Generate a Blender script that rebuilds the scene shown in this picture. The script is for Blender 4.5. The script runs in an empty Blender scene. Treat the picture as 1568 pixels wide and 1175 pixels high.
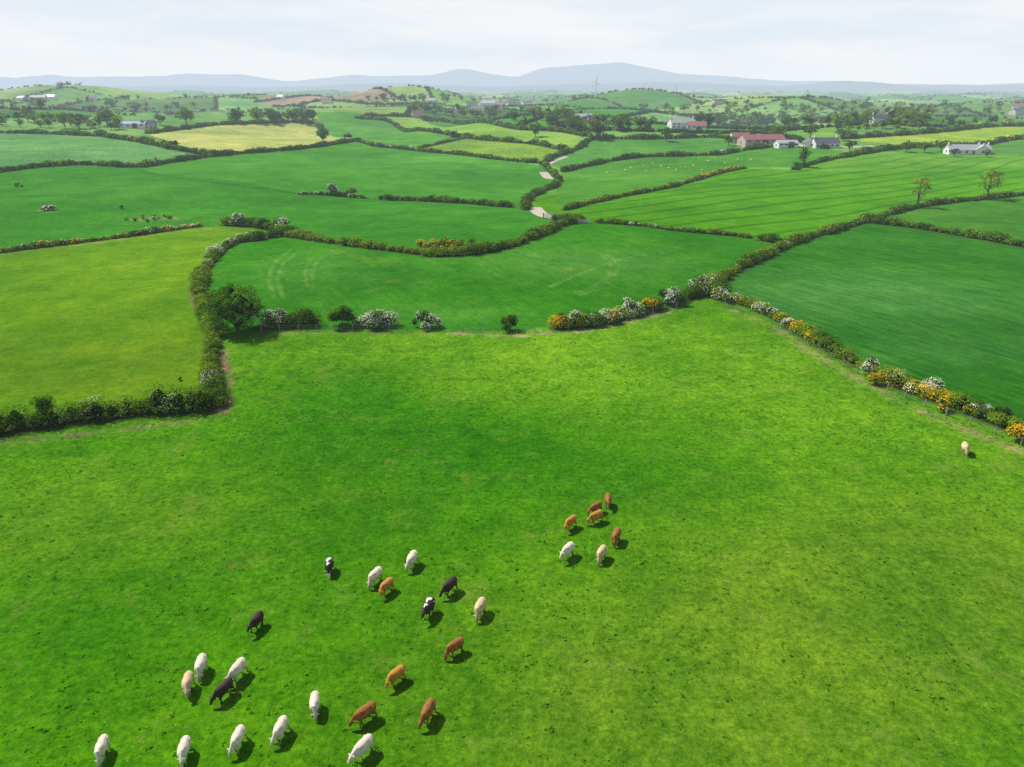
import bpy, math, numpy as np
from mathutils import Vector
rng=np.random.default_rng(7)
S=bpy.context.scene
# ------------------------------------------------------------------ camera model / survey
W0,H0,F=1568.,1175.,1120.
HZ=138.
P=math.atan((587.5-HZ)/F)
CH=40.0
cP,sP=math.cos(P),math.sin(P)
def srgb(r,g,b):
    f=lambda c:(c/255/12.92) if c/255<=.04045 else ((c/255+.055)/1.055)**2.4
    return np.array([f(r),f(g),f(b)])
def sm(a,b,x):
    t=np.clip((x-a)/(b-a),0,1); return t*t*(3-2*t)
r2=np.random.default_rng(3)
WV=[(l,r2.uniform(0,6.28),r2.uniform(0,6.28)) for l in (520,410,640,330,760,280,900)]
WV2=[(l,r2.uniform(0,6.28),r2.uniform(0,6.28)) for l in (1500,2100,2900,1200)]
def gauss(x,y,cx,cy,sx,sy,h): return h*np.exp(-((x-cx)/sx)**2-((y-cy)/sy)**2)
def height(x,y):
    x=np.asarray(x,float); y=np.asarray(y,float)
    d=np.hypot(x,y)
    h=sm(70,230,d)*(2.2*np.sin(x/61+.8)*np.sin(y/83-.4)+1.6*np.sin((x+y)/97+1.2)+1.0*np.sin(x/33-y/47))
    a=0
    for l,t,p in WV: a=a+np.sin((x*math.cos(t)+y*math.sin(t))*6.283/l+p)
    h=h+sm(260,1000,d)*(3.9*a+10)
    b=0
    for l,t,p in WV2: b=b+np.sin((x*math.cos(t)+y*math.sin(t))*6.283/l+p)
    h=h+sm(1500,5000,d)*(8*b+2)
    h=h+gauss(x,y,-720,1480,330,260,25)+gauss(x,y,290,1330,190,230,22)+gauss(x,y,-190,1500,170,200,11)
    return h
T=np.concatenate([[5.],5*np.cumprod(np.full(2300,1.004))])
def survey(px,py,lift=0.):
    dx=(px-784)/F; u=-(py-587.5)/F
    D=np.array([dx, cP+u*sP, -sP+u*cP])
    X=D[0]*T;Y=D[1]*T;Z=CH+D[2]*T-lift
    g=Z-height(X,Y)
    k=np.argmax(g<0)
    if k==0: k=len(T)-1
    a=g[k-1]/(g[k-1]-g[k]+1e-9); a=min(max(a,0),1)
    t=T[k-1]+(T[k]-T[k-1])*a
    return np.array([D[0]*t,D[1]*t])
def spts(L): return np.array([survey(*p) for p in L])
def hz(p): return float(height(p[0],p[1]))
# ------------------------------------------------------------------ materials
def new_mat(name):
    m=bpy.data.materials.new(name); m.use_nodes=True
    nt=m.node_tree; nt.nodes.clear(); return m,nt,nt.nodes,nt.links
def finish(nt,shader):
    """aerial haze painted in as emission by distance from the world origin, then output"""
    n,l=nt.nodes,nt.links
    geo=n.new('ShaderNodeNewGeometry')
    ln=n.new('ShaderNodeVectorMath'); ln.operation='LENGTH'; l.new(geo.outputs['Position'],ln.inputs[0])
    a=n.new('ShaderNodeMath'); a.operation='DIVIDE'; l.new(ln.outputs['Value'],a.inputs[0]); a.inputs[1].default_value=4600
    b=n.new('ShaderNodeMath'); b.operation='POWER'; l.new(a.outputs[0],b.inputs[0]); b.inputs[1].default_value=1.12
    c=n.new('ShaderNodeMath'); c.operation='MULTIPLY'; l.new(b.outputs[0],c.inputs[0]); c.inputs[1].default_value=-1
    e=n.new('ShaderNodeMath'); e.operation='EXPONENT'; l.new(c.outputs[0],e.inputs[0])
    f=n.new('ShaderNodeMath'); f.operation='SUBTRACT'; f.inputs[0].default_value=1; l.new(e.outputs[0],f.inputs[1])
    em=n.new('ShaderNodeEmission'); em.inputs[0].default_value=(.62,.735,.85,1); em.inputs[1].default_value=1  # pale blue glow blended over the surface colour as painted haze
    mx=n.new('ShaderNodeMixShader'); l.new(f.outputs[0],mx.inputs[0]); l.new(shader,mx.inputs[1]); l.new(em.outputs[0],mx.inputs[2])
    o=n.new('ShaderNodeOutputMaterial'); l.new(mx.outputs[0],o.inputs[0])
def noise(nt,vec,scale,detail=3,rough=.6):
    q=nt.nodes.new('ShaderNodeTexNoise'); q.inputs['Scale'].default_value=scale; q.inputs['Detail'].default_value=detail
    q.inputs['Roughness'].default_value=rough; nt.links.new(vec,q.inputs['Vector']); return q.outputs['Fac']
def mrange(nt,v,a,b,c,d):
    q=nt.nodes.new('ShaderNodeMapRange'); nt.links.new(v,q.inputs['Value'])
    for i,x in enumerate((a,b,c,d)): q.inputs[i+1].default_value=x
    return q.outputs['Result']
def mul(nt,a,b):
    q=nt.nodes.new('ShaderNodeMath'); q.operation='MULTIPLY'
    for i,x in enumerate((a,b)):
        if isinstance(x,(int,float)): q.inputs[i].default_value=x
        else: nt.links.new(x,q.inputs[i])
    return q.outputs[0]
def mixc(nt,f,a,b,mode='MIX'):
    q=nt.nodes.new('ShaderNodeMix'); q.data_type='RGBA'; q.blend_type=mode
    for i,x in ((0,f),(6,a),(7,b)):
        if isinstance(x,(int,float)): q.inputs[i].default_value=x
        elif isinstance(x,(tuple,list)): q.inputs[i].default_value=(*x,1) if len(x)==3 else x
        else: nt.links.new(x,q.inputs[i])
    return q.outputs[2]
def simple_mat(name,col,rough=.7,var=.15,scale=2.,metal=0):
    m,nt,n,l=new_mat(name)
    tc=n.new('ShaderNodeTexCoord')
    f=noise(nt,tc.outputs['Object'],scale)
    c=mixc(nt,f,tuple(np.array(col)*(1-var)),tuple(np.minimum(np.array(col)*(1+var),1)))
    b=n.new('ShaderNodeBsdfPrincipled'); l.new(c,b.inputs['Base Color']); b.inputs['Roughness'].default_value=rough; b.inputs['Metallic'].default_value=metal
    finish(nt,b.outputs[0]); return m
# foliage
def foliage_mat():
    m,nt,n,l=new_mat('foliage')
    at=n.new('ShaderNodeAttribute'); at.attribute_name='Col'
    d=n.new('ShaderNodeBsdfDiffuse'); l.new(at.outputs['Color'],d.inputs[0])
    t=n.new('ShaderNodeBsdfTranslucent'); l.new(mixc(nt,1.,at.outputs['Color'],(1.1,1.2,.6),'MULTIPLY'),t.inputs[0])
    mx=n.new('ShaderNodeMixShader'); mx.inputs[0].default_value=.22; l.new(d.outputs[0],mx.inputs[1]); l.new(t.outputs[0],mx.inputs[2])
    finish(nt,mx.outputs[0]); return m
MF=foliage_mat()
# ground
def ground_mat():
    m,nt,n,l=new_mat('pasture_ground')
    at=n.new('ShaderNodeAttribute'); at.attribute_name='Col'
    mk=n.new('ShaderNodeAttribute'); mk.attribute_name='Mask'
    sp=n.new('ShaderNodeSeparateColor'); l.new(mk.outputs['Color'],sp.inputs[0])
    geo=n.new('ShaderNodeNewGeometry'); pos=geo.outputs['Position']
    c=at.outputs['Color']
    f=mrange(nt,noise(nt,pos,.014,3),.32,.68,0,1)  # broad random sward tone; also paints in soft shading of the folds
    c=mixc(nt,1.,c,mixc(nt,f,(.68,.78,.8),(1.32,1.17,1.2)),'MULTIPLY')
    f=mrange(nt,noise(nt,pos,.07,5,.75),.36,.64,0,1)
    c=mixc(nt,1.,c,mixc(nt,f,(.74,.86,.85),(1.28,1.12,1.2)),'MULTIPLY')
    f=mrange(nt,noise(nt,pos,.38,5,.85),.36,.64,0,1)
    tf=mixc(nt,f,(.66,.76,.68),(1.38,1.22,1.4))
    c=mixc(nt,mrange(nt,sp.outputs[2],0,1,.45,1.),c,mixc(nt,1.,c,tf,'MULTIPLY'))
    f=mrange(nt,noise(nt,pos,1.7,6,.9),.38,.62,0,1)
    tf=mixc(nt,f,(.48,.62,.5),(1.54,1.38,1.6))
    c=mixc(nt,mrange(nt,sp.outputs[2],0,1,.28,1.),c,mixc(nt,1.,c,tf,'MULTIPLY'))
    f=mrange(nt,noise(nt,pos,.13,7,.9),.54,.67,0,.5)
    c=mixc(nt,mul(nt,f,sp.outputs[2]),c,(.22,.28,.05))
    dens=mrange(nt,noise(nt,pos,.03,2,.5),.42,.6,.15,1)
    def spots(scale,jit,r0,r1,amt,col,pick=None):
        nonlocal c
        vo=n.new('ShaderNodeTexVoronoi'); vo.inputs['Scale'].default_value=scale; l.new(pos,vo.inputs['Vector'])
        dn=n.new('ShaderNodeMath'); dn.operation='ADD'; l.new(vo.outputs['Distance'],dn.inputs[0]); l.new(mrange(nt,noise(nt,pos,scale*9,4,.9),.25,.75,-jit,jit),dn.inputs[1])
        f=mul(nt,mrange(nt,dn.outputs[0],r0,r1,amt,0),dens)
        sepc=n.new('ShaderNodeSeparateColor'); l.new(vo.outputs['Color'],sepc.inputs[0])
        if pick: f=mul(nt,f,mrange(nt,sepc.outputs[0],pick,pick+.05,0,1))
        cc=col(sepc) if callable(col) else mixc(nt,1.,c,col,'MULTIPLY')
        c=mixc(nt,mul(nt,f,sp.outputs[2]),c,cc)
    spots(.34,.22,-.03,.10,.6,lambda s:mixc(nt,s.outputs[1],(.36,.33,.13),(.17,.13,.045)),.45)
    spots(.16,.32,.02,.30,.6,(.52,.74,.6))
    spots(1.1,.12,-.02,.09,.8,lambda s:(.55,.55,.38),.78)
    def rows(ang,period,duty,dist):
        dp=n.new('ShaderNodeVectorMath'); dp.operation='DOT_PRODUCT'; l.new(pos,dp.inputs[0]); dp.inputs[1].default_value=(math.cos(ang)/period,math.sin(ang)/period,0)
        ad=n.new('ShaderNodeMath'); ad.operation='ADD'; l.new(dp.outputs['Value'],ad.inputs[0]); l.new(mrange(nt,noise(nt,pos,.006,1),0,1,-dist,dist),ad.inputs[1])
        fr=n.new('ShaderNodeMath'); fr.operation='PINGPONG'; l.new(ad.outputs[0],fr.inputs[0]); fr.inputs[1].default_value=.5
        return mrange(nt,fr.outputs[0],duty,duty*1.8,1,0)
    c=mixc(nt,mul(nt,mul(nt,rows(ANG5,13.0,.075,2.6),.72),sp.outputs[0]),c,mixc(nt,1.,c,(.40,.62,.4),'MULTIPLY'))
    mp=n.new('ShaderNodeMapping'); l.new(pos,mp.inputs[0]); mp.inputs['Rotation'].default_value=(0,0,-ANG3)
    m2=n.new('ShaderNodeMapping'); l.new(mp.outputs[0],m2.inputs[0]); m2.inputs['Scale'].default_value=(.8,.06,.05)
    f=mrange(nt,noise(nt,m2.outputs[0],1.,5,.85),.38,.62,0,1)
    c=mixc(nt,mul(nt,sp.outputs[1],.9),c,mixc(nt,1.,c,mixc(nt,f,(.66,.80,.8),(1.85,1.30,1.8)),'MULTIPLY'))
    b=n.new('ShaderNodeBsdfDiffuse'); l.new(c,b.inputs[0])
    bp=n.new('ShaderNodeBump'); bp.inputs['Strength'].default_value=.6; bp.inputs['Distance'].default_value=.3
    l.new(noise(nt,pos,1.9,5,.85),bp.inputs['Height']); l.new(bp.outputs[0],b.inputs['Normal'])
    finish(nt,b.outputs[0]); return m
# ------------------------------------------------------------------ mesh helper
def mesh_obj(name,V,polys,cols=None,mat=None,smooth=False,parent=None):
    me=bpy.data.meshes.new(name)
    V=np.asarray(V,dtype=np.float32)
    me.vertices.add(len(V)); me.vertices.foreach_set('co',V.ravel())
    loops=np.concatenate([p.ravel() for p in polys]).astype(np.int32)
    tot=np.concatenate([np.full(len(p),p.shape[1],np.int32) for p in polys])
    st=np.concatenate([[0],np.cumsum(tot)[:-1]]).astype(np.int32)
    me.loops.add(len(loops)); me.loops.foreach_set('vertex_index',loops)
    me.polygons.add(len(tot)); me.polygons.foreach_set('loop_start',st); me.polygons.foreach_set('loop_total',tot)
    me.polygons.foreach_set('use_smooth',np.full(len(tot),smooth))
    me.update(calc_edges=True); me.validate()
    if cols is not None:
        a=me.attributes.new('Col','FLOAT_COLOR','FACE'); c=np.ones((len(tot),4),np.float32); c[:,:3]=cols; a.data.foreach_set('color',c.ravel())
    if mat: me.materials.append(mat)
    o=bpy.data.objects.new(name,me); S.collection.objects.link(o)
    if parent: o.parent=parent
    return o
OCT=np.array([[1,0,0],[-1,0,0],[0,1,0],[0,-1,0],[0,0,1],[0,0,-1.]])
OCTF=np.array([[0,2,4],[2,1,4],[1,3,4],[3,0,4],[2,0,5],[1,2,5],[3,1,5],[0,3,5]])
class Fol:
    def __init__(s): s.V=[];s.Q=[];s.Tt=[];s.cq=[];s.ct=[];s.n=0
    def leaves(s,C,R,n,size,col,spread=(.72,1.1),var=.4,up=.3):
        C=np.atleast_2d(C);M=len(C);R=np.broadcast_to(np.asarray(R,float).reshape(-1,1) if np.ndim(R)==1 else R,(M,3)) if np.ndim(R)>0 else np.full((M,3),R)
        col=np.broadcast_to(col,(M,3)); size=np.broadcast_to(size,(M,))
        n=np.broadcast_to(np.asarray(n,int),(M,)); idx=np.repeat(np.arange(M),n); N=len(idx)
        if N==0: return
        u=rng.normal(size=(N,3)); u/=np.linalg.norm(u,axis=1)[:,None]
        low=u[:,2]<-.35; u[low,2]*=-1
        p=C[idx]+R[idx]*u*rng.uniform(*spread,(N,1))
        nn=u+.42*rng.normal(size=(N,3))+np.array([0,0,up]); nn/=np.linalg.norm(nn,axis=1)[:,None]
        t=np.cross(nn,rng.normal(size=(N,3))); t/=np.linalg.norm(t,axis=1)[:,None]; b=np.cross(nn,t)
        sz=(size[idx]*rng.uniform(.6,1.35,N))[:,None]*.5
        t*=sz; b*=sz*rng.uniform(.5,.95,(N,1))
        q=np.stack([p-t-b*.5,p+t*.2-b,p+t+b*.4,p-t*.3+b],1).reshape(-1,3)
        c=col[idx]*rng.uniform(1-var,1+var,(N,1))*np.array([1,1,1])
        c[:,0]*=rng.uniform(.8,1.25,N)
        s.V.append(q); s.Q.append(np.arange(N*4).reshape(-1,4)+s.n); s.n+=N*4; s.cq.append(c)
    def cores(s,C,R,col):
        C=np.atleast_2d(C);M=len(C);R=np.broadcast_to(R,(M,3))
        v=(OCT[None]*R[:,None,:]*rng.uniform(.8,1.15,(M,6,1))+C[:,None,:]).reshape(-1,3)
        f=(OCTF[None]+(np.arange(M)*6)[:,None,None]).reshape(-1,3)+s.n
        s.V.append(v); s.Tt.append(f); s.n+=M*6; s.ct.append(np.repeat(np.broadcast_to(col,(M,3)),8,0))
    def tube(s,pts,rad,col,k=6):
        pts=np.array(pts,float); m=len(pts)
        a=np.arange(k)/k*6.2832
        rings=[]
        for i in range(m):
            d=pts[min(i+1,m-1)]-pts[max(i-1,0)]; d/=np.linalg.norm(d)+1e-9
            x=np.cross(d,[.3,.9,.1]); x/=np.linalg.norm(x); y=np.cross(d,x)
            rings.append(pts[i]+rad[i]*(np.cos(a)[:,None]*x+np.sin(a)[:,None]*y))
        v=np.concatenate(rings); q=[]
        for i in range(m-1):
            for j in range(k):
                q.append([i*k+j,i*k+(j+1)%k,(i+1)*k+(j+1)%k,(i+1)*k+j])
        q=np.array(q)+s.n
        s.V.append(v); s.Q.append(q); s.n+=len(v); s.cq.append(np.tile(col,(len(q),1)))
    def build(s,name):
        if s.n==0: return
        polys=[];cols=[]
        if s.Q: polys.append(np.concatenate(s.Q)); cols.append(np.concatenate(s.cq))
        if s.Tt: polys.append(np.concatenate(s.Tt)); cols.append(np.concatenate(s.ct))
        return mesh_obj(name,np.concatenate(s.V),polys,np.concatenate(cols),MF)
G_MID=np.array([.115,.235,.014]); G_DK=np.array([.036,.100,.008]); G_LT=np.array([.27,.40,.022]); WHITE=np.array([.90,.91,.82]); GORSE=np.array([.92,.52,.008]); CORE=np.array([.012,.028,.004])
BARK=np.array([.11,.09,.065])
def resample(P_,step):
    # Catmull-Rom smoothing then even spacing
    P_=np.array(P_); pts=[]
    Q=np.vstack([2*P_[0]-P_[1],P_,2*P_[-1]-P_[-2]])
    for i in range(1,len(Q)-2):
        t=np.linspace(0,1,12,endpoint=False)[:,None]
        a,b,c,d=Q[i-1],Q[i],Q[i+1],Q[i+2]
        pts.append(.5*((2*b)+(-a+c)*t+(2*a-5*b+4*c-d)*t**2+(-a+3*b-3*c+d)*t**3))
    pts=np.vstack(pts+[P_[-1:]])
    L=np.concatenate([[0],np.cumsum(np.hypot(*np.diff(pts,axis=0).T))])
    s=np.arange(0,L[-1],step)
    return np.stack([np.interp(s,L,pts[:,0]),np.interp(s,L,pts[:,1])],1)
HLINES=[]
def clumps(fol,xy,r,zs,white=0.,gorse=0.,light=.3,zc=None,dens=1.):
    M=len(xy)
    if M==0:return
    z=height(xy[:,0],xy[:,1]); D=np.hypot(xy[:,0],xy[:,1])
    C=np.column_stack([xy,z+r*zs*.62]); R=np.column_stack([r,r,r*zs])
    ph=np.sin(xy[:,0]*.13+xy[:,1]*.09)+np.sin(xy[:,0]*.31-xy[:,1]*.23)*.7
    rnd=rng.uniform(size=M); kind=np.zeros(M,int)
    kind[(rnd<white*np.clip(.7+1.2*ph,0.1,3))]=1
    rnd=rng.uniform(size=M); ph2=np.sin(xy[:,0]*.17-xy[:,1]*.11+2)+.5*np.sin(xy[:,0]*.4)
    kind[(rnd<gorse*np.clip(.8+1.2*ph2,0.1,3))]=2
    g=rng.uniform(size=(M,1)); base=G_DK*(1-g)+G_MID*g
    lt=(rng.uniform(size=M)<light)[:,None]; base=np.where(lt,base*.4+G_LT*.6,base)
    s=np.clip(.0018*D,.2,3.)
    n=np.clip(dens*10*(r*r*(.4+.6*zs))/(s*s),5,420).astype(int)
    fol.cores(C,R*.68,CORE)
    fol.leaves(C,R,n,s,base)
    for k,cc in ((1,WHITE),(2,GORSE)):
        m=kind==k
        if m.any(): fol.leaves(C[m]+[0,0,.10],R[m]*1.04,(n[m]*rng.uniform(.15,.7,m.sum())).astype(int),s[m]*.85,cc,spread=(.95,1.12),var=.12,up=.6)
def hedge(px,width=2.2,h=2.2,white=0.,gorse=0.,light=.3,gap=0.,name='hedgerow',rag=.4):
    P_=spts(px); HLINES.append((P_,width))
    D=np.hypot(*P_.mean(0)); step=max(.62*width*.5,.0028*D*.6)
    xy=resample(P_,step)
    seg=np.sin(np.arange(len(xy))*step*.11+rng.uniform(0,6))*.5+.5
    keep=rng.uniform(size=len(xy))>gap*seg*1.6; xy=xy[keep]
    if len(xy)==0:return
    xy=xy+rng.normal(size=xy.shape)*width*.13
    r=width*.5*rng.uniform(1-rag,1+rag,len(xy))*(1+.22*np.sin(np.arange(len(xy))*.21*step))
    f=Fol(); clumps(f,xy,r,h/width*.95,white,gorse,light); f.build(name)
def bush(px,py,w,h,kind='green',name='bush',light=.3):
    f=Fol(); p=survey(px,py)
    k=max(4,int(w*2.6)); o=rng.normal(size=(k,2))*w*.21; r=np.full(k,w*.25)*rng.uniform(.7,1.3,k)
    xy=p+o
    z=height(xy[:,0],xy[:,1]); zc=z+rng.uniform(.35,.78,k)*h*np.exp(-(np.hypot(*o.T)/(w*.5))**2*.6)
    C=np.column_stack([xy,zc]); R=np.column_stack([r,r,np.minimum(r,h*.36)])
    D=math.hypot(*p); s=max(.2,.0018*D)
    g=rng.uniform(size=(k,1)); base=G_DK*(1-g)+G_MID*g
    if light>.5: base=base*.4+G_LT*.6
    n=np.clip(11*r*r/(s*s),8,500).astype(int)
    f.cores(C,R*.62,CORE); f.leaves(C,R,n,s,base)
    if kind=='white':
        m=rng.uniform(size=k)<.75; f.leaves(C[m]+[0,0,.12],R[m]*1.05,(n[m]*rng.uniform(.2,.8,m.sum())).astype(int),s*.85,WHITE,(.92,1.12),.12,.6)
    if kind=='gorse': f.leaves(C+[0,0,.1],R*1.05,(n*.6).astype(int),s*.85,GORSE,(.9,1.1),.2,.5)
    for a in range(3):
        e=C[a]; f.tube([[p[0],p[1],hz(p)-.1],[(p[0]+e[0])/2,(p[1]+e[1])/2,(hz(p)+e[2])/2+.1],e],[.09,.06,.03],BARK,5)
    f.build(name)
def tree_into(f,p,w,h,col,dense=1.,trunk=.22,detail=1.,sizek=.0018):
    z0=hz(p); D=math.hypot(*p); s=max(.28,sizek*D)
    k=int(np.clip(26*detail*(w/8)**.5,6,40)) 
    u=rng.normal(size=(k,3)); u/=np.linalg.norm(u,axis=1)[:,None]
    rad=rng.uniform(.35,1.,(k,1))**.6
    cz=z0+h*(trunk+(1-trunk)*.50)
    hw=np.array([w*.5,w*.5,h*(1-trunk)*.5])
    rc=rng.uniform(.24,.42,k)*min(w*.5,hw[2]*1.15)
    C=np.array([p[0],p[1],cz])+u*rad*(hw-rc.mean()*.75)*rng.uniform(.86,1.14,(k,1))
    g=rng.uniform(.75,1.35,(k,1))
    R=np.column_stack([rc,rc,rc*.8])
    n=np.clip(dense*9*rc*rc/(s*s),3,260).astype(int)
    f.leaves(C,R,n,s,np.asarray(col)*g,spread=(.55,1.12))
    if dense>.9: 
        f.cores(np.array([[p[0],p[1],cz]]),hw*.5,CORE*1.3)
    tr=max(.025*h,.1)
    f.tube([[p[0],p[1],z0-.3],[p[0]+.02*h,p[1],z0+h*trunk*.7],[p[0],p[1]+.01*h,z0+h*.55],[p[0],p[1],z0+h*.8]],[tr*1.3,tr,tr*.6,tr*.15],BARK,6)
    for i in range(min(7,k) if detail>=.8 else 2):
        e=C[i]; a=np.array([p[0],p[1],z0+h*rng.uniform(trunk*.7,.42)])
        f.tube([a,(a+e)/2+[0,0,-.03*h],e],[tr*.5,tr*.32,tr*.1],BARK,5)
def tree(px,py,w,h,col=G_MID*.8,dense=1.,trunk=.14,name='broadleaf_tree'):
    f=Fol(); tree_into(f,survey(px,py),w,h,col,dense,trunk); return f.build(name)
# ------------------------------------------------------------------ fields
def C_(r,g,b): return srgb(r,g,b)*.66
FIELDS=[
 ('L2',[(-200,205),(0,205),(60,205),(180,212),(225,205),(340,190),(480,172),(330,172),(100,180),(-200,190)],C_(128,184,92),(0,0,.1)),
 ('L1',[(-150,275),(0,262),(130,252),(200,255),(290,248),(330,238),(240,222),(180,212),(60,205),(-150,205)],C_(110,178,90),(0,.3,.1)),
 ('Y',[(228,206),(340,190),(470,187),(500,205),(540,212),(420,230),(330,237),(270,222)],C_(198,216,112),(0,.2,.3)),
 ('M1',[(545,213),(490,185),(480,172),(545,172),(600,188),(700,208),(640,226)],C_(98,176,56),(0,0,.1)),
 ('M3',[(560,178),(640,180),(780,195),(905,210),(880,230),(830,222),(700,208),(600,188)],C_(142,196,74),(0,0,.1)),
 ('M2',[(640,228),(720,210),(830,222),(865,235),(830,250),(760,243)],C_(138,186,58),(0,0,.6)),
 ('F8',[(870,262),(835,250),(905,213),(1100,211),(1140,222),(1100,237),(980,240)],C_(98,172,62),(0,0,.1)),
 ('R1',[(1290,212),(1450,200),(1568,193),(1800,190),(1800,215),(1568,212),(1500,222),(1400,225)],C_(160,204,66),(0,.2,.1)),
 ('R2',[(1310,235),(1400,225),(1500,222),(1568,212),(1800,215),(1800,238),(1568,238),(1400,232)],C_(102,170,58),(0,.2,.1)),
 ('HB',[(390,156),(500,147),(610,151),(560,158),(420,163)],C_(184,168,130),(0,0,0)),
 ('F7',[(860,322),(850,290),(860,262),(980,240),(1100,237),(1210,222),(1310,235),(1225,255),(1140,258),(1060,277),(960,300)],C_(88,164,44),(0,0,.4)),
 ('F5b',[(1240,262),(1225,255),(1310,237),(1400,232),(1568,238),(1900,235),(1900,262)],C_(110,180,46),(.8,.2,0)),
 ('F5',[(890,336),(865,322),(960,300),(1060,277),(1140,258),(1240,262),(1400,262),(1568,262),(1900,262),(1900,285),(1568,298),(1420,315),(1330,335),(1205,373),(1040,353)],C_(90,168,14),(1,.1,0)),
 ('F6',[(1330,338),(1420,315),(1568,298),(1900,285),(2000,430),(1568,380),(1400,348)],C_(82,156,38),(0,.5,.1)),
 ('F4',[(-150,275),(0,262),(130,252),(200,255),(330,238),(545,215),(620,228),(760,243),(835,255),(850,275),(805,305),(820,325),(890,338),(830,358),(720,388),(665,392),(560,378),(440,360),(360,345),(260,352),(0,388),(-250,405)],C_(66,152,34),(0,.2,.25)),
 ('F4b',[(215,260),(330,238),(545,215),(620,228),(760,243),(835,255),(850,275),(805,312),(700,310),(585,305),(460,297)],C_(80,164,42),(0,.15,.2)),
 ('F1',[(-350,415),(0,388),(260,352),(360,345),(400,350),(385,370),(335,385),(303,440),(325,505),(325,560),(335,622),(150,640),(0,660),(-450,710)],C_(106,164,20),(0,.1,.45)),
 ('F2',[(440,360),(560,378),(665,392),(720,388),(830,358),(890,338),(1040,353),(1205,374),(1140,405),(1075,443),(1030,460),(960,478),(880,495),(780,508),(550,508),(345,508),(312,460),(320,410),(360,372)],C_(60,147,22),(0,.4,.4)),
 ('F3',[(1085,445),(1140,405),(1205,374),(1330,338),(1400,348),(1568,380),(2000,430),(2300,980),(1568,655),(1450,612),(1345,575),(1215,500),(1150,463)],C_(50,132,24),(0,1.,.15)),
]
FW=[(nm,spts(p),c,m) for nm,p,c,m in FIELDS]
a,b=survey(1000,333),survey(1335,300); v=b-a; ANG5=math.atan2(v[0],-v[1])
a,b=survey(1250,450),survey(1500,520); v=b-a; ANG3=math.atan2(v[0],-v[1])
def inpoly(x,y,P_):
    ins=np.zeros(x.shape,bool); n=len(P_)
    for i in range(n):
        x1,y1=P_[i];x2,y2=P_[(i+1)%n]
        if y1==y2: continue
        c=((y1>y)!=(y2>y))&(x<(x2-x1)*(y-y1)/(y2-y1)+x1); ins^=c
    return ins
JT=np.random.default_rng(11).uniform(size=(97,89,6))
def voro(x,y,cell=165.):
    cx=np.floor(x/cell).astype(int); cy=np.floor(y/cell*.8).astype(int)
    d1=np.full(x.shape,1e9); d2=d1.copy(); idc=np.zeros(x.shape+(2,),int)
    for i in (-1,0,1):
        for j in (-1,0,1):
            ix,iy=cx+i,cy+j; J=JT[ix%97,iy%89]
            sx=(ix+.15+.7*J[...,0])*cell; sy=(iy+.15+.7*J[...,1])*cell/.8
            d=np.hypot(x-sx,y-sy)
            m=d<d1
            d2=np.where(m,d1,np.minimum(d2,d)); d1=np.where(m,d,d1)
            idc[...,0]=np.where(m,ix%97,idc[...,0]); idc[...,1]=np.where(m,iy%89,idc[...,1])
    return idc,d2-d1
PAL=np.array([C_(104,176,66),C_(130,190,80),C_(84,160,52),C_(156,202,96),C_(112,166,74),C_(164,204,108),C_(90,150,60),C_(132,190,98),C_(146,192,96),C_(98,170,58)])
# ------------------------------------------------------------------ hedges
hedge([(-260,702),(-120,682),(0,662),(60,652),(150,640),(240,630),(335,622)],3.3,3.3,.05,0,.2)
hedge([(335,622),(324,585),(326,545),(325,510)],2.1,2.1,.18,0,.6)
hedge([(325,505),(314,472),(305,440),(317,408),(337,386),(362,372),(390,366)],2.5,2.2,.28,0,.7)
hedge([(-200,408),(-80,396),(0,387),(60,379),(130,371),(200,362),(260,353),(310,346)],1.8,1.4,.18,.15,.45)
hedge([(345,345),(385,347),(415,352),(445,362)],3.0,2.6,.35,0,.4)
hedge([(362,372),(400,367),(430,362)],2.6,2.2,.1,0,.4)
hedge([(445,362),(500,371),(560,379),(620,386),(665,392),(700,391)],2.7,2.0,.02,0,.9)
hedge([(700,391),(740,386),(780,378),(830,359),(860,346),(890,339)],3.0,2.3,.01,0,.35)
hedge([(405,500),(440,500),(480,498)],2.4,2.2,.2,0,.4)
hedge([(545,499),(575,499),(600,499)],2.2,2.0,.5,0,.4)
hedge([(855,503),(880,501),(910,497),(935,493)],2.3,2.1,.2,.15,.45,.25)
hedge([(935,493),(965,484),(1000,475),(1030,466),(1055,458)],2.2,1.9,.15,.25,.5,.25)
hedge([(1050,457),(1070,452),(1090,450),(1108,459)],3.0,2.6,.35,.0,.5)
hedge([(1108,459),(1150,470),(1185,486),(1215,504)],2.0,1.6,.4,.2,.7)
hedge([(1215,504),(1260,530),(1300,553),(1345,577)],2.4,1.9,.10,.28,.85,.12)
hedge([(1345,577),(1400,600),(1450,618),(1500,638),(1568,664),(1680,712)],2.5,2.0,.2,.26,.85)
hedge([(1085,443),(1100,430),(1140,407),(1180,389),(1205,376)],3.0,2.2,.02,0,.65)
hedge([(1205,376),(1240,364),(1290,350),(1330,337),(1370,326),(1420,315),(1480,308),(1568,299),(1680,290)],2.8,2.1,.02,0,.4)
hedge([(915,341),(980,346),(1040,354),(1100,359),(1150,365)],2.1,1.4,.02,0,.6)
hedge([(1165,368),(1205,374)],2.8,2.0,0,0,.3)
hedge([(1335,341),(1400,349),(1465,360)],3.2,2.3,.02,0,.35)
hedge([(1475,362),(1520,369),(1568,378),(1680,396)],3.2,2.3,.02,0,.35)
hedge([(865,322),(900,313),(960,300),(1020,289),(1060,278)],2.2,1.8,.02,.05,.5)
hedge([(1060,278),(1100,266),(1140,258)],2.4,2.0,.12,.4,.5)
hedge([(1215,260),(1260,247),(1310,238),(1350,231)],2.8,2.2,.05,0,.3)
hedge([(783,318),(740,314),(700,311),(640,308),(585,306)],2.8,2.2,0,0,.25)
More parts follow.
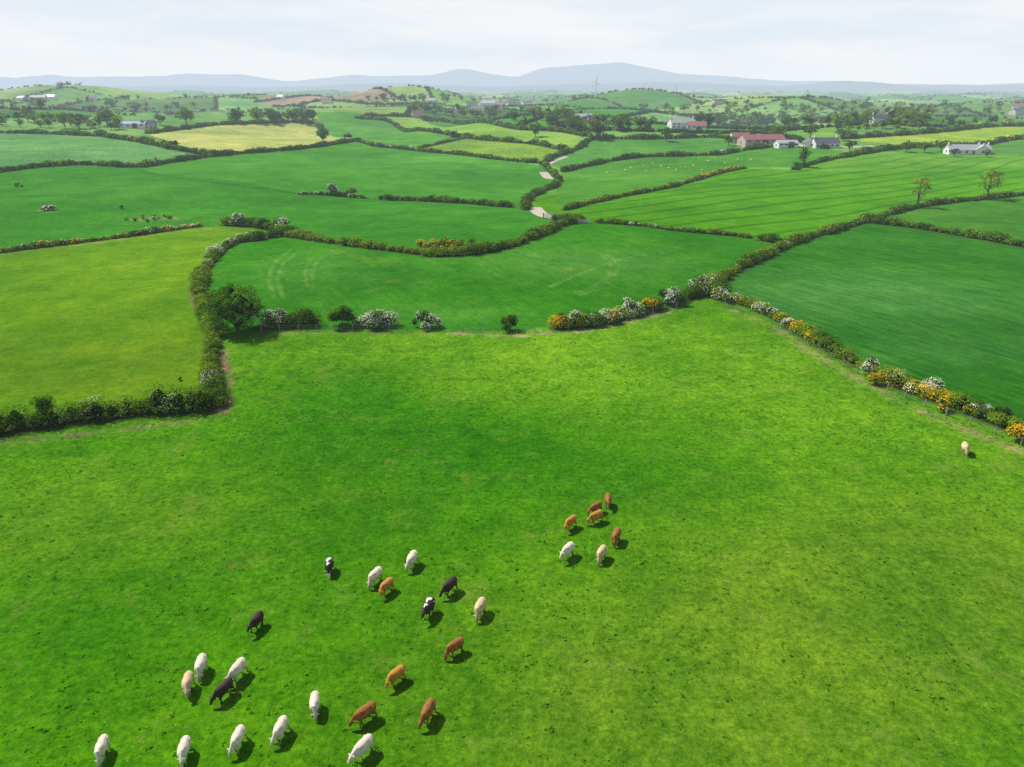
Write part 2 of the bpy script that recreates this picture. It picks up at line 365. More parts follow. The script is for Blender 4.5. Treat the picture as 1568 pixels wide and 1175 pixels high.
hedge([(560,304),(535,302),(500,299),(455,298)],2.2,1.5,.1,.1,.2,.3)
hedge([(806,322),(806,308),(828,295),(852,284),(853,272),(838,258),(828,250)],3.0,2.4,.02,.02,.35)
hedge([(848,337),(870,339),(892,340)],2.4,2.0,0,0,.4)
hedge([(-150,276),(0,263),(60,256),(130,252),(200,256),(230,252)],3.8,2.6,.02,0,.15)
hedge([(215,256),(260,249),(330,239),(400,233),(470,227),(545,216)],4.0,2.8,.02,0,.15)
hedge([(150,207),(180,213),(240,223),(290,233),(330,239)],4.6,3.4,.02,0,.15)
hedge([(545,216),(575,224),(620,229),(690,236),(760,244),(822,250)],3.4,2.5,.02,.05,.25)
hedge([(545,181),(600,189),(650,201),(700,209),(760,216),(830,223),(868,232)],4.5,3.3,.02,.03,.2)
hedge([(560,178),(640,180),(700,190),(780,196),(850,201),(905,211)],4.8,3.6,.0,0,.2)
hedge([(905,212),(885,228),(850,240),(830,251)],3.8,2.8,.04,0,.3)
hedge([(640,228),(680,219),(722,210)],2.8,2,0,0,.3)
hedge([(862,263),(920,250),(980,241),(1050,239),(1100,238)],3.8,2.8,0,0,.15)
hedge([(1100,238),(1150,229),(1210,223)],3.8,2.8,.1,.1,.25)
hedge([(905,213),(1000,213),(1100,211),(1140,222)],4.4,3.4,0,0,.15)
hedge([(1290,213),(1450,201),(1568,194),(1750,191)],4.8,3.4,0,.05,.2)
hedge([(1310,236),(1400,226),(1500,223),(1568,213),(1750,214)],4.4,3.2,.03,.1,.25)
hedge([(225,205),(280,198),(340,191),(470,188),(500,205)],4.8,3.2,0,0,.2)
hedge([(-100,205),(60,205),(150,209)],4.8,3.2,0,0,.2)
hedge([(390,157),(500,149),(610,152)],5,3.5,0,0,.2)
hedge([(420,164),(560,159),(650,160)],6,4,0,0,.15)
# individual bushes
for a in [(425,500,4.2,3.2,'white','hawthorn_bush'),(465,498,4.2,3.2,'green','bush'),(524,501,4.4,4.2,'green','bush'),(575,500,4.4,3.2,'white','hawthorn_bush'),(650,501,3.6,3.0,'white','hawthorn_bush'),(668,501,2.4,2.2,'white','hawthorn_bush'),
          (780,506,3.6,2.8,'green','bush'),(880,500,3.4,3.,'white','hawthorn_bush'),(858,501,2.6,3.2,'green','bush'),(935,494,2.6,2.4,'gorse','gorse_bush'),(965,482,4.,3.2,'white','hawthorn_bush'),(996,475,3.2,2.6,'gorse','gorse_bush'),(912,498,3.2,2.8,'green','bush'),
          (1027,466,4.2,3.6,'white','hawthorn_bush'),(1072,450,4.2,4.,'white','hawthorn_bush'),(367,346,5.,4.2,'white','hawthorn_bush'),(430,355,5.,4.2,'white','hawthorn_bush'),(405,350,4.,3.6,'green','bush'),
          (510,299,5.,5,'white','hawthorn_bush'),(540,300,5.,3,'green','bush'),(73,646,3.4,3.8,'green','bush'),(246,628,2.4,3.0,'white','hawthorn_bush'),(277,583,.8,.6,'green','bush'),
          (325,395,2.6,2.4,'white','hawthorn_bush'),(345,380,2.6,2.4,'white','hawthorn_bush'),
          (1335,572,2.8,2.6,'white','hawthorn_bush'),(1425,604,3.0,2.4,'white','hawthorn_bush'),(1340,588,2.6,1.8,'gorse','gorse_bush'),(1440,627,2.,1.5,'gorse','gorse_bush'),(1560,674,2.6,2.,'gorse','gorse_bush'),(1530,642,2.8,2.,'green','bush'),
          (1115,464,2.4,2.,'white','hawthorn_bush'),(1185,486,2.2,1.8,'white','hawthorn_bush'),(1205,502,2.6,2.,'white','hawthorn_bush'),(1240,522,2.6,2.,'gorse','gorse_bush'),(1500,637,2.6,2.,'white','hawthorn_bush'),
          (75,322,4.0,1.5,'white','hawthorn_bush'),(187,320,1.6,1.5,'green','bush'),(28,287,2.4,2.,'green','bush')]:
    bush(a[0],a[1],a[2],a[3],a[4],a[5])
f=Fol()   # gorse thicket on the rough knoll
for q in [(655,380),(665,378),(672,377),(686,382),(698,378),(712,382),(724,378),(668,384),(694,386),(716,386),(728,384),(680,374),(690,377),(660,385)]:
    p=survey(*q)+rng.normal(size=2)*.5
    xy=p+rng.normal(size=(4,2))*1.0; clumps(f,xy,rng.uniform(.6,1.3,4),.9,0,1.2,.4)
f.build('gorse_thicket')
f=Fol()
for q in [(205,338),(220,334),(240,335),(255,332),(270,334),(230,340)]:
    xy=survey(*q)+rng.normal(size=(3,2))*1.4; clumps(f,xy,rng.uniform(.4,.8,3),.8,.15,.1,.4)
f.build('scrub_patch')
# ------------------------------------------------------------------ individual trees
def dome_tree(px,py,w,h):
    f=Fol(); p=survey(px,py); z0=hz(p)
    k=110; i_=np.arange(k)+.5; ph=np.arccos(1-1.72*i_/k); th=math.pi*(1+5**.5)*i_
    u=np.column_stack([np.cos(th)*np.sin(ph),np.sin(th)*np.sin(ph),np.cos(ph)])+rng.normal(size=(k,3))*.09
    hw=np.array([w*.5,w*.5,h*.54]); rc=rng.uniform(.55,1.15,k)
    C=np.array([p[0],p[1],z0+h*.46])+u*(hw-rc[:,None]*.7)*rng.uniform(.92,1.07,(k,1))
    R=np.column_stack([rc,rc,rc*.8])
    f.leaves(C,R,(rc*rc*105).astype(int),.26,np.array([.105,.255,.010])*rng.uniform(.6,1.35,(k,1)),spread=(.75,1.08))
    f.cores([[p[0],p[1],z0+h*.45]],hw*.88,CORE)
    f.tube([[p[0],p[1],z0-.3],[p[0],p[1],z0+1.2],[p[0],p[1],z0+h*.6]],[.4,.32,.12],BARK,8)
    for i in range(8): f.tube([[p[0],p[1],z0+1.1],(C[i*9]+[p[0],p[1],z0+1.1])/2,C[i*9]],[.18,.1,.04],BARK,5)
    f.build('broadleaf_tree')
dome_tree(364,506,9.4,8.2)
tree(495,220,11,11,G_MID*.8)
tree(1229,256,8,12,G_MID)
tree(1403,318,9.5,12.5,G_LT*.75,.34,.22,'sparse_tree')
tree(1510,306,11,12,G_LT*.7,.34,.22,'sparse_tree')
tree(1219,260,5,5,G_MID); 
for q in [(100,197,13,13),(122,197,12,12),(165,194,16,14),(285,192,20,15),(245,192,12,10),(915,214,15,13),(1020,217,10,10),(820,210,12,11),(1440,233,10,8),(1388,233,10,7),(1415,234,11,7),(1300,232,9,7),(1115,224,9,8),(1190,214,14,10),(1290,216,12,9),(1240,212,14,10),(1460,240,7,5),(1510,241,7,4)]:
    tree(q[0],q[1],q[2],q[3],(G_MID*.6+G_LT*.2)*rng.uniform(.6,1.25))
def wood(poly,n,h,name,col=G_MID*.75,light=.35):
    f=Fol(); P_=np.array(poly,float); lo,hi=P_.min(0),P_.max(0); c=0
    while c<n:
        q=rng.uniform(lo,hi)
        if not inpoly(q[:1],q[1:],P_)[0]: continue
        c+=1; p=survey(*q); hh=h*rng.uniform(.6,1.3)
        cc=np.asarray(col)*rng.uniform(.55,1.35)
        if rng.uniform()<light: cc=cc*.4+G_LT*.55
        tree_into(f,p,hh*rng.uniform(.9,1.5),hh,cc,1.,.04,.45,.0015)
    f.build(name)
wood([(355,182),(480,182),(482,190),(355,191)],30,11,'distant_woodland')
wood([(0,185),(110,187),(200,195),(190,200),(0,195)],28,9,'distant_woodland',G_MID*1.0,.6)
wood([(840,190),(1000,190),(1000,203),(840,203)],40,10,'distant_woodland')
wood([(1065,188),(1200,184),(1205,196),(1065,200)],50,12,'distant_woodland',G_MID*.6,.15)
wood([(1200,186),(1420,180),(1420,192),(1200,200)],55,10,'distant_woodland',G_MID*.8,.5)
wood([(620,168),(800,170),(900,182),(840,190),(640,178)],70,9,'distant_woodland')
wood([(1240,200),(1320,198),(1568,186),(1568,190),(1320,204)],26,8,'distant_woodland')
wood([(560,150),(900,150),(900,158),(560,158)],60,9,'distant_woodland')
wood([(980,160),(1568,165),(1568,178),(980,175)],110,9,'distant_woodland',G_MID*.9,.5)
wood([(0,158),(300,165),(300,172),(0,168)],30,10,'distant_woodland')
wood([(185,131),(240,131),(240,136),(185,136)],9,10,'distant_woodland')
wood([(1110,216),(1210,215),(1210,220),(1110,223)],5,7,'distant_woodland')
# ------------------------------------------------------------------ far hedgerow network
f=Fol(); N=340000
az=rng.uniform(-.78,.78,N); dd=1/rng.uniform(1/6500,1/520,N); dd=np.where(rng.uniform(size=N)<.5,rng.uniform(520,5000,N),dd)
x=dd*np.sin(az); y=dd*np.cos(az)
ids,e=voro(x,y); m=e<4.5
x,y,dd=x[m],y[m],dd[m]
m=np.zeros(len(x),bool)
for nm,P_,c,k in FW: m|=inpoly(x,y,P_)
x,y,dd=x[~m],y[~m],dd[~m]
wd=np.sin(x/310+1)*np.sin(y/420+2)+.6*np.sin(x/130-y/170)
tr=rng.uniform(size=len(x))<np.clip(.04+.12*wd,.004,.25)
xy=np.column_stack([x,y]); hx=xy[~tr]; D=dd[~tr]
r=rng.uniform(1.2,2.6,len(hx)); z=height(hx[:,0],hx[:,1]); g=rng.uniform(size=(len(hx),1))
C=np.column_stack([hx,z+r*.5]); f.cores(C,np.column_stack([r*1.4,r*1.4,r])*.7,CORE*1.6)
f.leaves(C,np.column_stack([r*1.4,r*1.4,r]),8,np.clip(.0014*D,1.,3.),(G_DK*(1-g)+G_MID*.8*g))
f.build('distant_hedgerows')
f=Fol(); tx=xy[tr]; D=dd[tr]; h=4+9*rng.uniform(size=len(tx))**1.6; z=height(tx[:,0],tx[:,1]); g=rng.uniform(size=(len(tx),1)); wf=rng.uniform(.8,1.7,len(tx))
for k in range(5):
    o=rng.normal(size=(len(tx),3))*np.column_stack([h*.25*wf,h*.25*wf,h*.13]); C=np.column_stack([tx,z+h*.45])+o
    rr=h*rng.uniform(.16,.33,len(tx)); f.leaves(C,np.column_stack([rr,rr,rr]),8,np.clip(.0012*D,.8,3.2),(G_DK*(1-g)+G_LT*.7*g)*rng.uniform(.7,1.4,(len(tx),1)))
v=np.column_stack([tx,z+h*.25])
f.cores(v,np.column_stack([h*.03,h*.03,h*.3]),BARK)
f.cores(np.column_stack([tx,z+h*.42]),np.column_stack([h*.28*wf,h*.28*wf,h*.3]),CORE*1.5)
f.build('distant_trees')
# ------------------------------------------------------------------ ground sheet
r=[4.]
while r[-1]<32000: r.append(r[-1]+.45+.0075*r[-1])
r=np.array(r); az=np.radians(np.linspace(-62,62,1000))
Rg,A=np.meshgrid(r,az,indexing='ij'); X=Rg*np.sin(A); Y=Rg*np.cos(A); Z=height(X,Y)
nr,na=X.shape; x=X.ravel(); y=Y.ravel(); d=np.hypot(x,y)
ids,e=voro(x,y)
col=PAL[(JT[ids[:,0],ids[:,1],2]*len(PAL)).astype(int)]*(.85+.3*JT[ids[:,0],ids[:,1],3])[:,None]
ed=(1-sm(3,7,e))[:,None]
col=col*(1-ed)+np.array([.04,.085,.012])*ed
mask=np.zeros((len(x),3))
near=d<330
# home pasture: lusher / thinner swards in broad drifts
bc=C_(88,161,14); yl=C_(112,177,28); dk=C_(64,146,12); ol=C_(108,161,32)
def blob(px,py,rx,ry):
    p=survey(px,py); return np.exp(-((x-p[0])/rx)**2-((y-p[1])/ry)**2)
pc=np.tile(bc,(len(x),1))
for w_,c_ in ((blob(620,545,38,16)+blob(1050,540,30,22)+blob(900,590,25,10),yl),(blob(1300,640,30,14)*.8,yl),(blob(700,680,28,14)+.8*blob(520,600,14,14)+.7*blob(950,740,22,8),dk),(blob(1150,1000,22,14)+blob(1450,850,22,16)*.8+.5*blob(900,1150,14,8),ol),(.6*blob(150,800,22,12),ol),(.7*blob(200,950,14,8)+.6*blob(600,820,14,7),dk)):
    w_=np.clip(w_,0,1)[:,None]; pc=pc*(1-w_)+c_*w_
col[near]=pc[near]; mask[near]=(0,0,1)
for nm,P_,c,k in FW:
    lo,hi=P_.min(0),P_.max(0); bb=np.where((x>lo[0])&(x<hi[0])&(y>lo[1])&(y<hi[1]))[0]
    i=bb[inpoly(x[bb],y[bb],P_)]; col[i]=c; mask[i]=k
    if nm=='F2': 
        w_=np.clip(.9*blob(880,400,26,16)+.6*blob(480,410,16,20)+.5*blob(640,480,20,6),0,1)[i][:,None]; col[i]=col[i]*(1-w_)+C_(88,165,54)*w_
    if nm=='F3':
        w_=np.clip(.9*blob(1330,450,34,24)+.5*blob(1500,540,20,8),0,1)[i][:,None]; col[i]=col[i]*(1-w_)+C_(76,154,58)*w_
    if nm in('F4','F4b'):
        w_=np.clip(.8*blob(660,245,50,35)+.5*blob(150,290,40,25),0,1)[i][:,None]; col[i]=col[i]*(1-w_)+C_(94,174,56)*w_
    if nm=='F1':
        w_=np.clip(.8*blob(120,560,30,14),0,1)[i][:,None]; col[i]=col[i]*(1-w_)+C_(122,168,28)*w_
def distline(P_,w):
    lo,hi=P_.min(0)-w,P_.max(0)+w; bb=np.where((x>lo[0])&(x<hi[0])&(y>lo[1])&(y<hi[1]))[0]
    if len(bb)==0: return bb,None
    q=np.column_stack([x[bb],y[bb]]); best=np.full(len(bb),1e9)
    for a,b in zip(P_[:-1],P_[1:]):
        ab=b-a; t=np.clip(((q-a)@ab)/(ab@ab+1e-9),0,1); best=np.minimum(best,np.hypot(*(q-a-t[:,None]*ab).T))
    return bb,best
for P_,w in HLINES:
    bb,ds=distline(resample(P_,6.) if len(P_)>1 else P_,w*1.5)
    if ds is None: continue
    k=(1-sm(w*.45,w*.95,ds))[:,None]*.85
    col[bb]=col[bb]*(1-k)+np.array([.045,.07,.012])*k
def paint(px,c,w,amt=.8,soft=1.):
    P_=resample(spts(px),3.); bb,ds=distline(P_,w*2)
    if ds is None: return
    k=((1-sm(w*.4,w,ds))*amt*np.clip(.55+.6*np.sin(x[bb]*.9)*np.sin(y[bb]*.7)+.3*rng.uniform(-1,1,len(bb)),.15,1))[:,None]
    col[bb]=col[bb]*(1-k)+np.array(c)*k
DIRT=(.20,.15,.085)
paint([(340,630),(347,600),(342,560),(338,525)],DIRT,1.5,1.)
paint([(0,678),(90,669),(180,660),(250,650),(338,640)],DIRT,1.0,.8)
paint([(402,510),(520,510),(600,511),(690,511)],DIRT,.9,.6)
paint([(690,511),(740,512),(780,514),(830,511),(900,506),(960,493),(1030,477)],(.35,.30,.16),1.,.9)
paint([(1110,472),(1180,500),(1220,527),(1290,568),(1350,600),(1440,642),(1568,694)],(.24,.26,.08),1.3,.9)
paint([(300,470),(296,440),(306,415)],DIRT,1.2,.7)
paint([(0,390),(120,376),(260,356),(340,350)],(.25,.30,.07),1.,.6)
for L in ([(420,455),(412,425),(424,400),(450,380)],[(432,455),(426,425),(436,402),(458,384)],[(470,440),(468,415),(480,392)],[(480,440),(478,415),(490,394)],[(880,450),(925,430),(935,405),(915,385)],[(888,452),(933,432),(944,405),(924,385)],[(840,440),(900,415),(960,395),(1040,385)]):
    paint(L,(.14,.32,.05),.7,.65)
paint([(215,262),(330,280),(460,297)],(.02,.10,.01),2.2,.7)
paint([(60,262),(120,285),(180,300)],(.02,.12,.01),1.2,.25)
paint([(865,413),(885,410),(905,407)],(.22,.30,.02),2.5,.4)
paint([(500,384),(560,395),(620,406)],(.16,.26,.03),3.,.35)
paint([(560,428),(620,432),(680,430)],(.22,.26,.08),1.2,.3)
paint([(660,384),(690,382),(722,384)],(.25,.24,.06),7,.9)
paint([(210,337),(240,334),(280,336)],(.22,.20,.08),3.5,.7)
paint([(60,323),(90,322)],(.22,.24,.10),3.,.7)
gi=np.arange(nr*na).reshape(nr,na)
Q=np.stack([gi[:-1,:-1],gi[:-1,1:],gi[1:,1:],gi[1:,:-1]],-1).reshape(-1,4)[:,::-1]
MG=ground_mat()
V=np.column_stack([x,y,Z.ravel()])
g=mesh_obj('ground',V,[Q],None,MG,True)
for nmn,arr in (('Col',col),('Mask',mask)):
    a=g.data.attributes.new(nmn,'FLOAT_COLOR','POINT'); c=np.ones((len(x),4),np.float32); c[:,:3]=arr; a.data.foreach_set('color',c.ravel())
# ------------------------------------------------------------------ grass tufts
N=32000
q=rng.uniform([-95,22],[150,120],(N*2,2))
keep=np.abs(q[:,0])<q[:,1]*.85+5
q=q[keep]
for nm,P_,c,k in FW: q=q[~inpoly(q[:,0],q[:,1],P_)]
cl=np.sin(q[:,0]*.21+np.sin(q[:,1]*.13)*2)*np.sin(q[:,1]*.27+np.sin(q[:,0]*.11)*2)+.5*np.sin(q[:,0]*.9+q[:,1]*.6)
q=q[rng.uniform(size=len(q))<.35+.4*cl]
f=Fol(); z=height(q[:,0],q[:,1]); s=.03+.12*rng.uniform(size=len(q))**2
gcol=C_(92,158,18)*rng.uniform(.7,1.35,(len(q),1))
f.leaves(np.column_stack([q,z+.01]),np.column_stack([s*2,s*2,s*.9]),5,s*1.4,gcol,(.3,1.),up=.9); f.build('grass_tufts')
# ------------------------------------------------------------------ farm tracks, gate, fences
MGRAV=simple_mat('gravel_track',(.46,.41,.34),.9,.2,1.5)
def ribbon(name,px,w,mat):
    P_=resample(spts(px),2.); t=np.gradient(P_,axis=0); t/=np.linalg.norm(t,axis=1)[:,None]; nrm=np.column_stack([-t[:,1],t[:,0]])
    cols_=[P_+nrm*w*k for k in (-.5,-.17,.17,.5)]
    V=np.concatenate([np.column_stack([c,height(c[:,0],c[:,1])+.10]) for c in cols_]); n=len(P_); q=[]
    for j in range(3):
        i=np.arange(n-1); q.append(np.stack([j*n+i,j*n+i+1,(j+1)*n+i+1,(j+1)*n+i],1))
    mesh_obj(name,V,[np.concatenate(q)],None,mat,True)
ribbon('farm_track',[(818,318),(828,328),(846,334),(866,333)],5,MGRAV)
ribbon('farm_track',[(832,264),(840,273),(852,274),(868,274)],5,MGRAV)
ribbon('farm_lane',[(1200,218),(1235,224),(1290,226),(1340,224)],6,MGRAV)
ribbon('farm_lane',[(868,240),(850,247),(832,256)],3,MGRAV)
MW=simple_mat('weathered_wood',(.30,.27,.22),.85,.25,3); MWIRE=simple_mat('wire',(.35,.35,.34),.5,.1,1,.6)
def box(c,s,yaw=0):
    v=np.array([[i,j,k] for i in (-.5,.5) for j in (-.5,.5) for k in (-.5,.5)])*s
    ca,sa=math.cos(yaw),math.sin(yaw); v=np.column_stack([v[:,0]*ca-v[:,1]*sa,v[:,0]*sa+v[:,1]*ca,v[:,2]])+c
    return v,np.array([[0,1,3,2],[4,6,7,5],[0,4,5,1],[2,3,7,6],[0,2,6,4],[1,5,7,3]])
def boxes(name,L,mat,parent=None):
    V=[];Q=[];n=0
    for c,s,yw in L:
        v,q=box(np.array(c),np.array(s),yw); V.append(v); Q.append(q+n); n+=8
    return mesh_obj(name,np.concatenate(V),[np.concatenate(Q)],None,mat,False,parent)
def fence(px,step=3.2):
    P_=resample(spts(px),step); L=[]; Wr=[]
    for i,p in enumerate(P_):
        L.append(((p[0],p[1],hz(p)+.5),(.11,.11,1.2),0))
        if i+1<len(P_):
            b=P_[i+1]; m=(p+b)/2; d=b-p
            for hh in (.35,.7,1.02):
                Wr.append(((m[0],m[1],(hz(p)+hz(b))/2+hh),(np.hypot(*d),.018,.018),math.atan2(d[1],d[0])))
    e=bpy.data.objects.new('post_and_wire_fence',None); S.collection.objects.link(e)
    boxes('posts',L,MW,e); boxes('wires',Wr,MWIRE,e)
fence([(400,508),(470,507),(560,508),(690,508),(770,510),(850,508)])
fence([(1110,468),(1180,494),(1220,521),(1290,560),(1350,592),(1440,633),(1568,684),(1660,730)])
fence([(870,505),(960,490),(1030,474),(1070,465)])
MM=simple_mat('galvanised_gate',(.6,.61,.62),.4,.1,2,.3)
p=survey(850,334); z=hz(p)
e=bpy.data.objects.new('farm_gate',None); S.collection.objects.link(e)
boxes('bars',[((p[0],p[1],z+.25+.22*i),(7.5,.07,.10),.15) for i in range(6)],MM,e)
boxes('gateposts',[((p[0]+k*3.9,p[1]+k*.6,z+.8),(.3,.3,1.9),0) for k in (-1,1)],MW,e)
p=survey(895,342); z=hz(p)
boxes('farm_gate',[((p[0],p[1],z+.25+.22*i),(3.5,.07,.09),.4) for i in range(5)]+[((p[0]+k*1.8,p[1]+k*.75,z+.7),(.2,.2,1.5),0) for k in (-1,1)],MM)
# ------------------------------------------------------------------ buildings
MWALL=simple_mat('white_render',(.76,.75,.73),.8,.08,1); MCREAM=simple_mat('cream_render',(.58,.53,.45),.8,.08,1); MSLATE=simple_mat('slate_roof',(.13,.14,.16),.6,.2,1)
MRED=simple_mat('red_oxide_sheeting',(.30,.12,.12),.6,.15,.6); MPINK=simple_mat('weathered_pink_block',(.52,.36,.34),.8,.15,.6); MGREY=simple_mat('grey_sheeting',(.42,.44,.46),.5,.12,.6); MGL=simple_mat('window_glass',(.04,.05,.06),.15,.1,1); MDOOR=simple_mat('painted_door',(.12,.06,.05),.5,.1,1); MBRK=simple_mat('brick',(.38,.2,.15),.8,.2,3); MBLUE=simple_mat('blue_sheeting',(.10,.18,.45),.5,.12,.6)
def building(name,px,py,Ln,Wd,wh,rh,yaw,wall,roof,wins=4,chim=True,doors=1,big=False,off=(0,0),k=.82):
    Ln*=k;Wd*=k; wh*=.5+.5*k; rh*=k
    p=survey(px,py)+np.array(off); z=hz(p)-.1
    e=bpy.data.objects.new(name,None); S.collection.objects.link(e); e.location=(p[0],p[1],z); e.rotation_euler=(0,0,yaw)
    a,b=Ln/2,Wd/2
    V=np.array([[-a,-b,-1],[a,-b,-1],[a,b,-1],[-a,b,-1],[-a,-b,wh],[a,-b,wh],[a,b,wh],[-a,b,wh],[-a,0,wh+rh],[a,0,wh+rh]],float)
    mesh_obj('walls',V,[np.array([[0,1,5,4],[2,3,7,6]]),np.array([[1,2,6,9,5],[3,0,4,8,7]])],None,wall,False,e)
    o=.35; t=.18; sl=rh/b
    def slab(s):
        y0,y1=0,s*(b+o); z0=wh+rh+.03; z1=wh-o*sl+.03
        return np.array([[-a-o,y0,z0],[a+o,y0,z0],[a+o,y1,z1],[-a-o,y1,z1],[-a-o,y0,z0+t],[a+o,y0,z0+t],[a+o,y1,z1+t],[-a-o,y1,z1+t]])
    q=np.array([[0,1,2,3],[4,5,6,7],[0,1,5,4],[2,3,7,6],[0,3,7,4],[1,2,6,5]])
    mesh_obj('roof',np.concatenate([slab(1)+[0,.003,0],slab(-1)-[0,.003,0]]),[np.concatenate([q,q+8])],None,roof,False,e)
    wl=[];dl=[]
    for s in (-1,1):
        for i in range(wins):
            xx=-a+Ln*(i+.5)/wins
            if doors and i==wins//2:
                dl.append(((xx,s*(b+.02),(1.9 if big else 1.05)),(4. if big else 1.1,.08,3.8 if big else 2.1),0)); continue
            for zz in ([1.5,4.0] if wh>4.6 and not big else [1.5 if not big else wh*.75]):
                wl.append(((xx,s*(b+.02),zz),(1.3 if not big else 2.2,.08,1.2 if not big else .9),0))
    for s in (-1,1): wl.append(((s*(a+.02),0,1.6),(.08,1.2,1.2),0))
    boxes('windows',wl,MGL,e)
    if dl: boxes('door',dl,MDOOR,e)
    if chim: boxes('chimneys',[((s*(a-.6),0,wh+rh+.5),(.7,1.,1.7),0) for s in (-1,1)],wall,e)
building('red_barn',1165,222,34,17,4.2,3.4,.12,MPINK,MRED,5,False,1,True)
building('red_barn',1142,220,16,14,3.6,3,.12,MWALL,MRED,3,False,1,True,(0,16))
building('farm_shed',1203,226,16,10,3.2,2.,.1,MWALL,MGREY,4,False,1,True)
building('farmhouse',1262,226,20,9,3.4,3.6,.15,MWALL,MSLATE,5)
building('farmhouse',1238,225,9,8,3.,2.8,1.6,MWALL,MSLATE,3,False)
building('white_bungalow',1480,236,28,10,2.9,3.2,-.1,MWALL,MGREY,6,k=.85)
building('white_bungalow',1500,236,10,10,2.9,3.,1.4,MWALL,MGREY,3)
building('farmhouse',1043,197,26,12,5.2,4,.2,MWALL,MGREY,5)
building('farm_shed',1066,201,18,12,5,3.4,-.2,MWALL,MRED,4,False,1,True)
building('farmhouse',908,192,13,9,5.2,4,.3,MBRK,MSLATE,3)
building('farm_shed',893,186,18,10,5,2.6,.1,MWALL,MGREY,3,False,1,True)
building('farm_shed',205,196,26,12,3.6,2.2,.1,MWALL,MBLUE,4,False,1,True)
building('farmhouse',228,197,14,9,4,3.4,.9,MCREAM,MSLATE,3)
for q in [(690,174,14),(735,172,20),(722,163,16),(748,162,22),(770,161,18),(786,163,20),(806,161,18),(760,170,15),(815,172,14),(60,154,20),(78,153,18),(35,155,16),(140,154,14),(1558,176,18),(1561,168,16),(640,180,12),(1345,190,12),(1250,186,14),(1100,160,18),(500,158,14),(660,158,14),(430,152,12)]:
    building('farmhouse' if q[2]<18 else 'farm_shed',q[0],q[1],q[2]*1.25,q[2]*.62,4.8,3.4,rng.uniform(-.5,.5),[MWALL,MWALL,MCREAM,MWALL][rng.integers(4)],[MSLATE,MGREY,MRED,MSLATE][rng.integers(4)],4,True,k=.9)
# ------------------------------------------------------------------ wind turbines
MTW=simple_mat('turbine_white',(.85,.86,.87),.4,.02,1)
def turbine(px,py,hpx,ph):
    p=survey(px,py); z=hz(p); hh=hpx*np.hypot(*p)/1207.; e=bpy.data.objects.new('wind_turbine',None); S.collection.objects.link(e); e.location=(p[0],p[1],z)
    f=Fol(); f.tube([[0,0,-1],[0,0,hh*.5],[0,0,hh]],[hh*.055,hh*.045,hh*.03],BARK,10); mesh_obj('tower',np.concatenate(f.V),[np.concatenate(f.Q)],None,MTW,True,e)
    boxes('nacelle',[((0,0,hh+.5),(1.6,5,1.8),0)],MTW,e)
    V=[];Q=[]
    for i in range(3):
        t=ph+i*2.0944; c=np.array([math.sin(t),0,math.cos(t)]); s=np.array([c[2],0,-c[0]]); o=np.array([0,-3.,hh+.5]); R=hh*.42
        pr=[o+c*.4-s*.35,o+c*.4+s*.35,o+c*R*.25+s*.9,o+c*R+s*.12,o+c*R-s*.12,o+c*R*.25-s*.4]
        V+=[v+[0,.12,0] for v in pr]+[v-np.array([0,.12,0]) for v in pr]; n=i*12
        Q.append([[n+k for k in range(6)],[n+11-k for k in range(6)]])
    mesh_obj('blades',np.array(V),[np.array(Q).reshape(-1,6)],None,MTW,False,e)
turbine(912,147,20,.3); turbine(1034,147,11,.8); turbine(816,146,8,.1)
# ------------------------------------------------------------------ mountains
def mountains(name,dist,prof,depth,rough,colr,sd):
    az_px=np.linspace(-500,2100,700); pr=np.array(prof,float); rr=np.random.default_rng(sd)
    top=np.interp(az_px,pr[:,0],pr[:,1]); k=np.ones(7)/7; top=np.convolve(np.pad(top,3,'edge'),k,'valid')
    for i in range(7): top=top+np.sin(az_px/(60/(1.6**i))+rr.uniform(0,6))*.8/(1.5**i)
    hgt=(HZ-top)/1207.*dist+CH
    rowsn=26; V=[]
    for j in range(rowsn):
        t=j/(rowsn-1); yy=dist-depth*(1-t); xx=(az_px-784)/1207*dist
        nz=sum(np.sin(xx/(900/(i+1))+yy/(700/(i+1))*1.3+i*2.1)/(i+1) for i in range(6))*rough
        zz=hgt*(t**.8)+nz*math.sin(t*2.6)*.8-60*(1-t)
        V.append(np.column_stack([xx,np.full_like(xx,yy),zz]))
    V=np.concatenate(V); gi=np.arange(rowsn*700).reshape(rowsn,700)
    Q=np.stack([gi[:-1,:-1],gi[:-1,1:],gi[1:,1:],gi[1:,:-1]],-1).reshape(-1,4)
    mesh_obj(name,V,[Q],None,simple_mat(name,colr,.95,.35,.0015),True)
mountains('distant_mountains',12500,[(-500,124),(0,120),(40,122),(75,118),(130,121),(200,119),(245,117),(290,112),(330,114),(380,117),(440,128),(500,122),(540,118),(600,118),(660,118),(690,111),(712,108),(740,112),(790,118),(830,107),(880,104),(920,102),(950,99),(985,106),(1040,114),(1100,119),(1180,126),(1280,126),(1340,128),(1568,130),(2100,131)],3500,30,(.10,.13,.16),1)
mountains('distant_hills',7000,[(-500,136),(0,135),(200,133),(400,131),(480,131),(560,130),(640,129),(760,133),(900,130),(1000,128),(1100,129),(1200,132),(1290,126),(1400,129),(1500,131),(1568,129),(1700,132),(2100,131)],1600,12,(.07,.13,.07),2)
